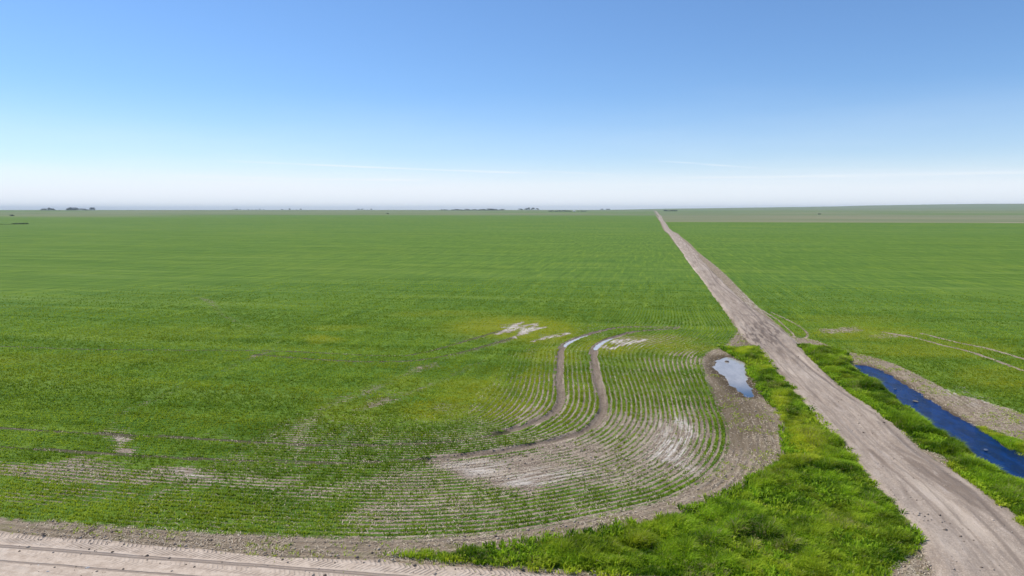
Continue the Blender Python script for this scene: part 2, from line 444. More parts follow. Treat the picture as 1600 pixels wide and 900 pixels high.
def finish(N, col, rough=.9, bump=None, bs=1., bd=.05, spec=.2):
    b = N.node('ShaderNodeBsdfPrincipled'); N.put(b.inputs['Base Color'], col); N.put(b.inputs['Roughness'], rough)
    b.inputs['Specular IOR Level'].default_value = spec
    if bump is not None:
        bn = N.node('ShaderNodeBump'); bn.inputs['Strength'].default_value = bs; bn.inputs['Distance'].default_value = bd
        N.put(bn.inputs['Height'], bump); N.put(b.inputs['Normal'], bn.outputs[0])
    o = N.node('ShaderNodeOutputMaterial'); N.l.new(b.outputs[0], o.inputs[0])
    return b


def ground_material():
    m, N = new_mat('field_ground')
    P = N.pos()
    A = {k: N.attr(k) for k in ('phi', 'cov', 'rowv', 'sb', 'trk', 'yel', 'salt', 'damp', 'dry', 'gr', 'pond', 'ditch', 'bare', 'thin', 'rtrk')}
    sp = N.node('ShaderNodeSeparateXYZ'); N.put(sp.inputs[0], P)
    soil, n2, n3 = soil_color(N, P)
    # residue and furrow texture following the seed rows in bare soil
    cx = N.node('ShaderNodeCombineXYZ'); N.put(cx.inputs[0], N.m('MULTIPLY', A['phi'], 5.2)); N.put(cx.inputs[1], N.m('MULTIPLY', N.m('ADD', sp.outputs[0], sp.outputs[1]), .35))
    fur = N.noise(cx.outputs[0], 1., 3, .6)
    soil = N.mix(N.step(fur, .5, .66, 0, .6), soil, (.52, .44, .335))
    soil = N.mix(N.step(fur, .48, .34, 0, .65), soil, (.155, .118, .085))
    soil = N.mix(N.m('MULTIPLY', N.m('MULTIPLY', A['salt'], N.m('MAXIMUM', N.step(fur, .42, .58), N.m('MULTIPLY', N.step(A['salt'], .7, 1.), .6))), N.step(n2, .25, .5, .3, 1.), clamp=True), soil, (.74, .70, .63))
    fl = N.m('SINE', N.m('ADD', N.m('MULTIPLY', A['phi'], 2 * math.pi / .42), N.m('MULTIPLY', 2.5, N.noise(P, .6, 2))))
    om = N.step(A['sb'], .3, -.4)
    fl = N.m('MULTIPLY', N.m('MULTIPLY', fl, N.m('MULTIPLY', om, N.step(sp.outputs[0], 12., 10.))), N.m('MULTIPLY', N.step(N.noise(P, .35, 3), .42, .62), N.m('SUBTRACT', 1., A['damp'])))
    soil = N.mix(N.step(fl, .1, .9, 0, .4), soil, (.16, .125, .085)); soil = N.mix(N.step(fl, -.1, -.9, 0, .25), soil, (.50, .42, .30))
    soil = N.mix(N.m('MULTIPLY', om, .36), soil, (.22, .172, .105))
    soil = N.mix(N.m('MULTIPLY', N.m('MULTIPLY', om, N.step(N.noise(P, .8, 4, .7), .52, .66)), .55), soil, (.17, .165, .06))
    soil = N.mix(N.m('MULTIPLY', A['damp'], N.step(n2, .3, .6, 1., .75), clamp=True), soil, (.125, .095, .055))
    wet = N.m('MAXIMUM', N.step(A['pond'], -1.3, -.2), N.step(A['ditch'], -.7, 0.))
    soil = N.mix(N.m('MULTIPLY', wet, .85), soil, (.09, .066, .04))
    soil = N.mix(N.step(A['trk'], .42, .25, 0, .65), soil, N.mix(N.step(n2, .4, .6), (.11, .085, .062), (.24, .19, .145)))
    soil = N.mix(N.step(A['thin'], .45, .25, 0, .85), soil, (.07, .072, .03))
    # green of the crop
    g1 = N.noise(P, 1., 4, .6, stretch=(.03, .55, 1)); g2 = N.noise(P, 1.3, 4, .65); g3 = N.noise(P, 9., 3, .7)
    g4 = N.noise(P, 1., 3, .6, stretch=(.004, .035, 1)); g5 = N.noise(P, 1., 3, .55, stretch=(.018, .018, 1))
    gre = N.mix(N.step(g3, .35, .68), (.060, .125, .012), (.125, .235, .040))
    gre = N.mix(N.step(g1, .38, .66, 0, .55), gre, (.185, .275, .03))
    gre = N.mix(N.step(g2, .5, .8, 0, .4), gre, (.085, .19, .02))
    gs = N.noise(P, 1., 5, .7, stretch=(.012, .16, 1)); gre = N.mix(N.step(gs, .52, .66, 0, .55), gre, (.19, .275, .055)); gre = N.mix(N.step(gs, .48, .36, 0, .45), gre, (.055, .125, .012))
    gre = N.mix(N.step(g4, .35, .7, 0, .35), gre, (.070, .155, .022))
    gre = N.mix(N.step(g5, .45, .72, 0, .35), gre, (.17, .24, .03))
    gf = N.noise(P, 1., 4, .75, stretch=(.9, .07, 1))
    gre = N.mix(N.step(gf, .5, .72, 0, .6), gre, (.23, .32, .03)); gre = N.mix(N.step(gf, .5, .30, 0, .6), gre, (.045, .105, .012))
    gre = N.mix(N.m('MULTIPLY', A['yel'], N.step(g2, .2, .6)), gre, (.24, .26, .02))
    cr = N.node('ShaderNodeCombineXYZ'); N.put(cr.inputs[0], N.m('MULTIPLY', A['phi'], 2.6)); N.put(cr.inputs[1], N.m('MULTIPLY', sp.outputs[0], .035))
    dr_ = N.noise(cr.outputs[0], 1., 5, .75)
    gre = N.mix(N.step(dr_, .52, .66, 0, .5), gre, (.205, .30, .05)); gre = N.mix(N.step(dr_, .48, .34, 0, .55), gre, (.05, .11, .008))
    row = N.m('ADD', .5, N.m('MULTIPLY', .5, N.m('COSINE', N.m('MULTIPLY', A['phi'], 2 * math.pi / .36))))
    v = N.m('ADD', N.m('MULTIPLY', row, A['rowv']), N.m('MULTIPLY', .5, N.m('SUBTRACT', 1., A['rowv'])))
    v = N.m('ADD', v, N.m('ADD', N.m('MULTIPLY', 1.1, N.m('SUBTRACT', g3, .5)), N.m('MULTIPLY', 1.0, N.m('SUBTRACT', g2, .5))))
    thr = N.m('SUBTRACT', 1.12, N.m('MULTIPLY', A['cov'], 1.3))
    crop = N.step(N.m('SUBTRACT', v, thr), -.14, .16)
    edge = N.step(N.m('ADD', A['sb'], N.m('MULTIPLY', 1.1, N.m('SUBTRACT', g2, .5))), -.12, .2)
    crop = N.m('MULTIPLY', crop, edge)
    col = N.mix(crop, soil, gre)
    # far dry fields and pasture
    d1 = N.noise(P, 1., 4, .6, stretch=(.0015, .012, 1))
    drc = N.mix(N.step(d1, .35, .65), (.15, .19, .085), (.25, .24, .135))
    drc = N.mix(N.step(A['dry'], 1.05, 1.4), drc, (.31, .28, .18))
    col = N.mix(N.m('MULTIPLY', N.m('MINIMUM', A['dry'], 1.), N.step(sp.outputs[1], 700., 780.)), col, drc)
    # weeds under the tall grass
    gg = N.mix(N.step(g3, .35, .65), (.035, .07, .01), (.09, .15, .02))
    col = N.mix(N.step(N.m('ADD', A['gr'], N.m('MULTIPLY', 1.3, N.m('SUBTRACT', g2, .5))), -.1, .2), col, gg)
    # moss-green rim by the water
    # tyre lugs pressed into the bare turn
    lug = N.m('SINE', N.m('ADD', N.m('MULTIPLY', sp.outputs[0], 26.), N.m('MULTIPLY', N.m('ABSOLUTE', N.m('SUBTRACT', N.m('PINGPONG', A['phi'], .5), .25)), 34.)))
    lm = N.m('MULTIPLY', N.m('MULTIPLY', N.step(A['bare'], .45, .85), N.step(N.noise(P, .8, 2), .42, .58)), N.m('SUBTRACT', 1., crop))
    hgt = N.m('ADD', N.m('MULTIPLY', n2, .6), N.m('MULTIPLY', n3, .35))
    hgt = N.m('ADD', hgt, N.m('MULTIPLY', N.m('MULTIPLY', lug, lm), .22))
    hgt = N.m('ADD', hgt, N.m('ADD', N.m('MULTIPLY', crop, .5), N.m('MULTIPLY', fl, -.5)))
    finish(N, col, .95, hgt, .9, .10, spec=.06)
    return m


def road_material():
    """graded clay road: ruts and blade marks that run along it, gravelly shoulders"""
    m, N = new_mat('dirt_road')
    P = N.pos()
    u = N.attr('u'); alt = N.attr('al'); mud = N.attr('mud')
    c, n2, n3 = soil_color(N, P)
    cv_ = N.node('ShaderNodeCombineXYZ'); N.put(cv_.inputs[0], u); N.put(cv_.inputs[1], alt)
    s1 = N.noise(cv_.outputs[0], 1., 4, .6, stretch=(3.2, .10, 1), dist=.4); s2 = N.noise(cv_.outputs[0], 1., 4, .65, stretch=(12, .35, 1)); s3 = N.noise(cv_.outputs[0], 1., 3, .6, stretch=(.6, .05, 1))
    s4 = N.noise(cv_.outputs[0], 1., 3, .6, stretch=(2., 7., 1))
    c = N.mix(.40, c, (.50, .405, .32))
    c = N.mix(N.step(s1, .52, .66, 0, .65), c, (.56, .465, .365))
    c = N.mix(N.step(s1, .47, .34, 0, .75), c, (.195, .148, .11))
    c = N.mix(N.step(s2, .50, .66, 0, .5), c, (.22, .175, .14)); c = N.mix(N.step(s2, .46, .34, 0, .4), c, (.54, .46, .39))
    c = N.mix(N.step(s4, .55, .75, 0, .25), c, (.27, .215, .18))
    c = N.mix(N.step(s3, .5, .7, 0, .35), c, (.50, .43, .36))
    for cu_, wd_, am_ in ((.24, .018, .5), (.36, .03, .4), (.52, .016, .4), (.63, .03, .45)):
        q = N.m('ABSOLUTE', N.m('SUBTRACT', N.m('ADD', u, N.m('MULTIPLY', .08, N.m('SINE', N.m('ADD', N.m('MULTIPLY', alt, .07 + cu_ * .09), cu_ * 9)))), cu_))
        c = N.mix(N.m('MULTIPLY', N.step(q, wd_, wd_ * .4), N.step(s1, .35, .6, .15, am_)), c, (.20, .155, .12))
    # the deeper wheel rut on the right hand side
    rut = N.m('ABSOLUTE', N.m('SUBTRACT', N.m('ADD', u, N.m('MULTIPLY', .12, N.m('SINE', N.m('MULTIPLY', alt, .11)))), .80))
    c = N.mix(N.m('MULTIPLY', N.step(rut, .05, .015), N.step(s3, .3, .55, .2, .75)), c, (.19, .15, .12))
    c = N.mix(N.m('MULTIPLY', mud, N.step(s2, .40, .56, 1., .1), clamp=True), c, (.15, .115, .09))
    c = N.mix(N.m('MULTIPLY', mud, N.step(s2, .58, .68, 0., .5), clamp=True), c, (.5, .44, .37))
    h = N.m('ADD', N.m('ADD', N.m('MULTIPLY', n2, .35), N.m('MULTIPLY', n3, .3)), N.m('ADD', N.m('MULTIPLY', s2, -.5), N.m('MULTIPLY', s4, .35)))
    finish(N, c, .92, h, 1., .09)
    return m


def track_material():
    """wide earth track in the foreground with tractor lug prints"""
    m, N = new_mat('earth_track')
    P = N.pos()
    sp = N.node('ShaderNodeSeparateXYZ'); N.put(sp.inputs[0], P)
    v = N.m('SUBTRACT', sp.outputs[1], N.m('MULTIPLY', sp.outputs[0], .061 * 1.0))
    c, n2, n3 = soil_color(N, P)
    n4_ = N.noise(P, 3.2, 5, .75)
    far = N.step(v, LUGV + .55, LUGV + .1)                       # packed smooth soil on the near side
    pc = N.mix(N.step(n4_, .3, .7), (.44, .345, .26), (.70, .58, .46))
    c = N.mix(N.m('MULTIPLY', far, .75), N.mix(.3, c, (.52, .42, .33)), pc)
    s1 = N.noise(P, 1., 4, .6, stretch=(.12, 5, 1)); s2 = N.noise(P, 1., 4, .6, stretch=(.35, 1.2, 1))
    c = N.mix(N.step(s1, .5, .7, 0, .35), c, (.52, .45, .38)); c = N.mix(N.step(s1, .45, .3, 0, .3), c, (.26, .2, .165))
    c = N.mix(N.step(s2, .55, .75, 0, .5), c, (.56, .5, .43))
    lw = N.step(N.noise(P, 1.1, 4, .7), .32, .62)
    hb = None
    wob = N.m('MULTIPLY', .12, N.m('SUBTRACT', N.noise(P, .35, 2), .5))
    for cen, hw, k in ((LUGV + .05, .46, 1.), (LUGV - 1.0, .28, .35)):
        q = N.m('SUBTRACT', N.m('ADD', v, wob), cen)
        msk = N.m('MULTIPLY', N.step(N.m('ABSOLUTE', q), hw, hw - .08), N.step(N.noise(P, .9, 3), .30, .5, .35 * k, k))
        lug = N.m('SINE', N.m('ADD', N.m('MULTIPLY', sp.outputs[0], 34.), N.m('MULTIPLY', N.m('ABSOLUTE', q), 22.)))
        t = N.m('MULTIPLY', N.m('MULTIPLY', msk, lw), N.step(lug, -.2, .7))
        hb = t if hb is None else N.m('ADD', hb, t)
    c = N.mix(N.m('MULTIPLY', hb, .5), c, (.20, .155, .125))
    gr = None
    for cen, hw in ((LUGV - .58, .055), (LUGV - .70, .03), (LUGV - 1.62, .05)):
        q = N.m('ABSOLUTE', N.m('SUBTRACT', N.m('ADD', v, N.m('MULTIPLY', wob, 1.3)), cen))
        t = N.step(q, hw * 1.6, hw * .5); gr = t if gr is None else N.m('ADD', gr, t)
    c = N.mix(N.m('MULTIPLY', N.m('MULTIPLY', gr, N.step(n4_, .3, .6, .3, 1.)), .75, clamp=True), c, (.185, .14, .115))
    h = N.m('ADD', N.m('ADD', N.m('MULTIPLY', n2, .25), N.m('MULTIPLY', n3, .2)), N.m('ADD', N.m('MULTIPLY', hb, -.7), N.m('MULTIPLY', gr, -.9)))
    finish(N, c, .92, h, 1., .06)
    return m


def leaf_material(name, dark, light, yellow, trans=.35, straw=(.45, .38, .2)):
    m, N = new_mat(name)
    a = N.attr('tint'); y = N.attr('yel'); s = N.attr('straw')
    c = N.mix(a, dark, light); c = N.mix(y, c, yellow); c = N.mix(s, c, straw)
    b = N.node('ShaderNodeBsdfPrincipled'); N.put(b.inputs['Base Color'], c); b.inputs['Roughness'].default_value = .6; b.inputs['Specular IOR Level'].default_value = .12
    t = N.node('ShaderNodeBsdfTranslucent'); N.put(t.inputs[0], N.mix(.5, c, N.mix(1., c, (1.2, 1.25, .4), 'MULTIPLY')))
    mx = N.node('ShaderNodeMixShader'); mx.inputs[0].default_value = trans
    N.l.new(b.outputs[0], mx.inputs[1]); N.l.new(t.outputs[0], mx.inputs[2])
    o = N.node('ShaderNodeOutputMaterial'); N.l.new(mx.outputs[0], o.inputs[0])
    return m


def water_material(name, body, rough, ripple, murk=1.):
    m, N = new_mat(name)
    P = N.pos()
    n1 = N.noise(P, 1., 4, .65, stretch=(5, 9, 1)); n2 = N.noise(P, .9, 3, .6)
    c = N.mix(N.step(N.noise(P, 1., 5, .7, stretch=(1.2, .5, 1)), .38, .64), body, tuple(v * (.82 if name != 'ditch_water' else .45) for v in body))  # ditch: bright and dark parts of the sky reflection put into the colour
    if name == 'pond_water':
        sq = N.node('ShaderNodeSeparateXYZ'); N.put(sq.inputs[0], P); c = N.mix(N.step(sq.outputs[1], 54.5, 49.), c, (.05, .085, .14))
    b = N.node('ShaderNodeBsdfPrincipled'); N.put(b.inputs['Base Color'], c)
    N.put(b.inputs['Roughness'], rough); b.inputs['IOR'].default_value = 1.333; b.inputs['Specular IOR Level'].default_value = .5 if murk else .05
    bn = N.node('ShaderNodeBump'); bn.inputs['Strength'].default_value = ripple; bn.inputs['Distance'].default_value = .03
    N.put(bn.inputs['Height'], n1); N.put(b.inputs['Normal'], bn.outputs[0])
    o = N.node('ShaderNodeOutputMaterial'); N.l.new(b.outputs[0], o.inputs[0])
    return m


def plain_material(name, a, b_, scale=6., rough=.9):
    m, N = new_mat(name)
    c = N.mix(N.step(N.noise(N.pos(), scale, 4, .65), .35, .65), a, b_)
    finish(N, c, rough)
    return m


# ------------------------------------------------------------------ the ground sheet
def axis(c0, c1, fine, lo, hi, g):
    a = list(np.arange(c0, c1 + 1e-6, fine))
    s = fine; v = a[-1]
    while v < hi: s = s * g; v += s; a.append(v)
    s = fine; v = a[0]; pre = []
    while v > lo: s = s * g; v -= s; pre.append(v)
    return np.array(pre[::-1] + a)


gx = axis(-46., 62., .20, -14000, 14000, 1.035)
gy = axis(15., 80., .21, -2500, 14500, 1.026)
X, Y = np.meshgrid(gx, gy)
fx, fy = X.ravel(), Y.ravel()
FD = fields(fx, fy)
nx, ny = len(gx), len(gy)
ii = (np.arange(ny - 1)[:, None] * nx + np.arange(nx - 1)[None, :]).ravel()
quads = np.stack([ii, ii + 1, ii + 1 + nx, ii + nx], 1)
ground = mesh_obj('ground', np.stack([fx, fy, FD['z']], 1), quads, np.full(len(quads), 4), ground_material(),
                  {k: FD[k] for k in ('phi', 'cov', 'rowv', 'sb', 'trk', 'yel', 'salt', 'damp', 'dry', 'gr', 'pond', 'ditch', 'bare', 'thin', 'rtrk')}, True)
tag(ground, kind='structure')


# ------------------------------------------------------------------ roads
def resample_y(L, ys, z=0.1):
    P = np.array([U(a, b, z) for a, b in L]); o = np.argsort(P[:, 1])
    return np.interp(ys, P[o, 1], P[o, 0])


ys = np.concatenate([np.arange(4, 90, .3), np.geomspace(90, 3400, 170)])
xl = resample_y(ROAD_L, ys); xr = resample_y(ROAD_R, ys)
xl = np.where(ys < 29.5, np.interp(ys, [4, 16, 22, 24, 26, 29.5], [-2, 6.0, 9.2, 9.9, 10.6, 10.95]), xl)
xr = np.where(ys < 31.5, xr + .0, xr)
far = ys > 200
xl = np.where(far, 9.75 + .9 * np.sin(ys * .0035 - .7) * ss(ys, 200, 600), xl); xr = np.where(far, xl + 3.7, xr)
xl = np.where(ys > 900, 9.8 + 5 * ss(ys, 900, 1500), xl); xr = np.where(ys > 900, xl + 5, xr)
NU = 60
VV = []; au = []; aa_ = []; amud = []
for i in range(len(ys)):
    for j in range(NU):
        t = j / (NU - 1)
        u_ = -.10 + 1.20 * t
        VV.append((xl[i] + (xr[i] - xl[i]) * u_, ys[i])); au.append(u_)
        aa_.append(ys[i])
VV = np.array(VV); au = np.array(au); aa_ = np.array(aa_)
gz = fields(VV[:, 0], VV[:, 1])['z']
crown = 0.12 * ss(au, -.10, .05) * ss(1.0 - au, -.10, .05) - .03 * ss(au, .0, -.10) - .03 * ss(1 - au, 0, -.10)
base = gz.reshape(len(ys), NU).mean(1).repeat(NU)
edge_n = .05 * (fbm(VV[:, 0] * 1.6, VV[:, 1] * 1.6, 51) - .5) + .02 * (fbm(VV[:, 0] * 5, VV[:, 1] * 1.2, 52) - .5)
rutz = -.035 * np.exp(-((au + .12 * np.sin(aa_ * .11) - .80) / .035) ** 2)
rel = .085 * (fbm(au * 7, aa_ * .10, 55) - .5) + 05e-2 * (fbm(au * 18, aa_ * .35, 56, 2) - .5) + .03 * (fbm(VV[:, 0] * 3.5, VV[:, 1] * 3.5, 57, 2) - .5)
zz = base * ss(VV[:, 1], 20, 24) + crown + edge_n + rutz + rel + .012
mud = ell(VV[:, 0], VV[:, 1], [(1190, 522, 36, 24, 1.), (1165, 492, 22, 16, .6), (1225, 545, 24, 10, .5), (1120, 440, 20, 30, .3)])
ii = (np.arange(len(ys) - 1)[:, None] * NU + np.arange(NU - 1)[None, :]).ravel()
q = np.stack([ii, ii + 1, ii + 1 + NU, ii + NU], 1)
road = mesh_obj('dirt_road', np.stack([VV[:, 0], VV[:, 1], zz], 1), q, np.full(len(q), 4), road_material(), {'u': au, 'al': aa_, 'mud': mud}, True)
tag(road, kind='structure')

# foreground track: far edge traced, the rest runs on under the frame
p0 = U(0, 843); p1 = U(500, 880)
LUGV = ((p0[1] - .061 * p0[0]) + (p1[1] - .061 * p1[0])) / 2
EDG = np.array([U(x, y) for x, y in [(0, 826), (150, 840), (300, 853), (450, 866), (600, 873), (783, 884), (967, 899), (1200, 908)]])
xs = np.concatenate([np.arange(-60, 17, .22)])
ye = np.interp(xs, np.concatenate([[-60, -40], EDG[:, 0]]), np.concatenate([[21.6, 21.9], EDG[:, 1]]))
ye = ye + .35 * (fbm(xs * .8, xs * 0, 61) - .5)
NU2 = 30
tt = np.linspace(0, 1, NU2) ** 1.3
VX = np.repeat(xs, NU2); VY = (ye[:, None] - tt[None, :] * (ye[:, None] - 8.)).ravel()
VZ = 0.05 + .03 * ss(np.tile(tt, len(xs)), 0, .06) - .085 * ss(np.tile(tt, len(xs)), .03, 0) + .02 * (fbm(VX * 1.5, VY * 3, 63) - .5)
ii = (np.arange(len(xs) - 1)[:, None] * NU2 + np.arange(NU2 - 1)[None, :]).ravel()
q = np.stack([ii, ii + NU2, ii + NU2 + 1, ii + 1], 1)[:, ::-1]
track = mesh_obj('farm_track', np.stack([VX, VY, VZ], 1), q, np.full(len(q), 4), track_material(), {}, True)
tag(track, kind='structure')


# ------------------------------------------------------------------ water
def sheet(name, poly, z, mat, grow=.0):
    c = poly.mean(0); P = poly
    if grow:
        d = P - np.roll(P, 1, 0); e = np.roll(P, -1, 0) - P; t = d + e; t /= np.linalg.norm(t, axis=1)[:, None] + 1e-9
        nrm = np.stack([t[:, 1], -t[:, 0]], 1)
        area = 0.5 * np.sum(P[:, 0] * np.roll(P[:, 1], -1) - np.roll(P[:, 0], -1) * P[:, 1])
        P = P + nrm * grow * (1 if area > 0 else -1)
    V = np.column_stack([P, np.full(len(P), z)])
    idx = list(range(len(P)))
    area = 0.5 * np.sum(P[:, 0] * np.roll(P[:, 1], -1) - np.roll(P[:, 0], -1) * P[:, 1])
    if area < 0: idx = idx[::-1]
    return mesh_obj(name, V, idx, [len(P)], mat)


tag(sheet('ditch_water', DITCH, ZW, water_material('ditch_water', (.0, .028, .135), .05, .8, 0), .22), kind='structure')  # blue of the reflected sky is painted into this water's base colour
tag(sheet('pond_water', POND, -.08, water_material('pond_water', (.40, .375, .345), .08, .14), .25), kind='structure')


def ribbon(name, px, w0, z, mat):
    C = curve(px, k=4); t = np.gradient(C, axis=0); t /= np.linalg.norm(t, axis=1)[:, None]
    nrm = np.stack([-t[:, 1], t[:, 0]], 1); m_ = len(C)
    w_ = w0 * np.sin(np.linspace(.08, math.pi - .08, m_)) ** .5
    L = C + nrm * w_[:, None]; R = C - nrm * w_[:, None]
    return sheet(name, np.vstack([L, R[::-1]]), z, mat)


pw = water_material('puddle_water', (.56, .54, .50), .08, .05)
g0 = fields(np.array([U(902, 530)[0], U(940, 536)[0]]), np.array([U(902, 530)[1], U(940, 536)[1]]))['z']
tag(ribbon('puddle_water', [(920, 523), (902, 529), (889, 535), (883, 541)], .40, g0[0] + .02, pw), kind='structure')
tag(ribbon('puddle_water', [(958, 528), (944, 534), (935, 540), (930, 546)], .42, g0[1] + .02, pw), kind='structure')


# ------------------------------------------------------------------ plants as tufts of leaf blades
def visible(x, y, margin=3.):
    c, s = math.cos(-YAW), math.sin(-YAW)
    u = x * c - y * s; v = x * s + y * c
    return (np.abs(u) < v * .76 + margin) & (v > 14)


def blades(name, x, y, z, h, wd, nb, spread, mat, tint, yel, straw, lean=(0, 0), up=.8):
    """nb blades per tuft, each a bent two-quad leaf (5 points)"""
    n_ = len(x)
    X0 = np.repeat(x, nb); Y0 = np.repeat(y, nb); Z0 = np.repeat(z, nb)
    hh = np.repeat(h, nb) * RNG.uniform(.6, 1.15, n_ * nb)
    ww = np.repeat(wd, nb) * RNG.uniform(.7, 1.3, n_ * nb)
    sprd = np.repeat(spread, nb)
    a = RNG.uniform(0, 2 * np.pi, n_ * nb)
    rad = RNG.uniform(0, 1, n_ * nb) ** .5 * sprd
    bx = X0 + np.cos(a) * rad * .5; by = Y0 + np.sin(a) * rad * .5
    th = RNG.uniform(.15, 1., n_ * nb) * (1 - up) * 2 + .05            # outward lean
    ox, oy = np.cos(a) * hh * th + lean[0] * hh, np.sin(a) * hh * th + lean[1] * hh
    b2 = a + np.pi / 2 + RNG.uniform(-.8, .8, n_ * nb)
    sx, sy = np.cos(b2) * ww * .5, np.sin(b2) * ww * .5
    V = np.empty((n_ * nb, 5, 3), np.float32)
    V[:, 0] = np.stack([bx - sx * .6, by - sy * .6, Z0 - .02], 1); V[:, 1] = np.stack([bx + sx * .6, by + sy * .6, Z0 - .02], 1)
    mx, my, mz = bx + ox * .4, by + oy * .4, Z0 + hh * .62
    V[:, 2] = np.stack([mx - sx, my - sy, mz], 1); V[:, 3] = np.stack([mx + sx, my + sy, mz], 1)
    V[:, 4] = np.stack([bx + ox, by + oy, Z0 + hh * np.clip(1.05 - th * .45, .5, 1)], 1)
    b = np.arange(n_ * nb)[:, None] * 5
    T = np.concatenate([b + np.array([0, 1, 3, 2]), b + np.array([2, 3, 4])], 1)
    sz = np.tile([4, 3], n_ * nb)
    rp = lambda q_: np.repeat(np.repeat(q_, nb), 5)
    tn = np.clip(np.repeat(tint, nb) + RNG.uniform(-.42, .42, n_ * nb), 0, 1)
    return mesh_obj(name, V.reshape(-1, 3), T.ravel(), sz, mat, {'tint': np.repeat(tn, 5), 'yel': rp(yel), 'straw': rp(straw)})


crop_mat = leaf_material('crop_leaf', (.135, .225, .006), (.38, .50, .050), (.48, .47, .02), .42)
N0 = 680000
rr_ = 20 + (150 - 20) * RNG.uniform(0, 1, N0) ** .95
th_ = RNG.uniform(-.76, .76, N0) + 0
cu = th_ * (rr_ + 4.); cvv = rr_
c_, s_ = math.cos(YAW), math.sin(YAW)
cx_, cy_ = cu * c_ - cvv * s_, cu * s_ + cvv * c_
keep = (cy_ > 20) & ((cx_ < 10.2) | (cx_ > 14.4))
cx_, cy_ = cx_[keep], cy_[keep]
# snap on to the seed rows
SP = .36
d0 = crop_edge_d(cx_, cy_)
ph, hd = phase(cx_, cy_, d0)
e = .05
phx, _ = phase(cx_ + e, cy_); phy, _ = phase(cx_, cy_ + e)
gx_, gy_ = (phx - ph) / e, (phy - ph) / e
ok = (np.hypot(gx_, gy_) < 1.6) & (np.hypot(gx_, gy_) > .5)
left = cx_ < 12
off = ph - np.round(ph / SP) * SP
offj = off * np.where(hd > 0, np.where(RNG.uniform(0, 1, len(off)) < .72 - .5 * ss(d0, 12, 16.5), .85, .3), .5)
l2 = np.maximum(gx_ ** 2 + gy_ ** 2, .3)
cx2 = np.where(ok & left, cx_ - offj * gx_ / l2, cx_); cy2 = np.where(ok & left, cy_ - offj * gy_ / l2, cy_)
CF = fields(cx2, cy2)
dist_c = np.hypot(cx2, cy2)
cl = fbm(cx2 * 1.3, cy2 * 1.3, 71, 3)
prob = np.clip(CF['cov'] * 1.15 - .08 + (cl - .5) * .9, 0, 1) * np.clip((135 - dist_c) / 110, 0, 1) ** 1.3
prob *= (CF['sb'] > .02) & (CF['gr'] < 0) & (CF['ditch'] < -.3) & (CF['pond'] < -.5)
prob *= (CF['trk'] > .30) & (CF['thin'] > .14)
k = RNG.uniform(0, 1, len(prob)) < prob
cx2, cy2 = cx2[k], cy2[k]; g = {a: CF[a][k] for a in CF}; cl = cl[k]
print('crop tufts', k.sum())
hgt = (.085 + .07 * cl) * np.clip(.55 + g['cov'] * .6, .5, 1.1) * (1 - .35 * g['yel'])
tint = np.clip(.36 + 1.0 * (fbm(cx2 * .5, cy2 * .9, 73) - .5) + 1.5 * (fbm(cx2 * .03, cy2 * .45, 75) - .5) + .8 * (fbm(cx2 * .08, cy2 * .08, 76) - .5), 0, 1)
yl = np.clip(g['yel'] * (0.35 + vn(cx2 * 2, cy2 * 2, 77)) + .22 * ss(fbm(cx2 * .04, cy2 * .30, 78), .55, .72) + .18 * (RNG.uniform(0, 1, len(cx2)) < .12), 0, 1)
co = blades('young_crop', cx2, cy2, g['z'], hgt, np.full(len(cx2), .019) * (1 + dist_c[k] * .016), 4, np.full(len(cx2), .13), crop_mat,
            tint, yl, np.zeros(len(cx2)), up=.5)
tag(co, 'young green cereal crop standing in seed rows across both fields', 'crop', kind='stuff')

# tall grass and weeds on the verges
grass_mat = leaf_material('verge_grass', (.045, .130, .002), (.39, .58, .030), (.62, .66, .05), .45)


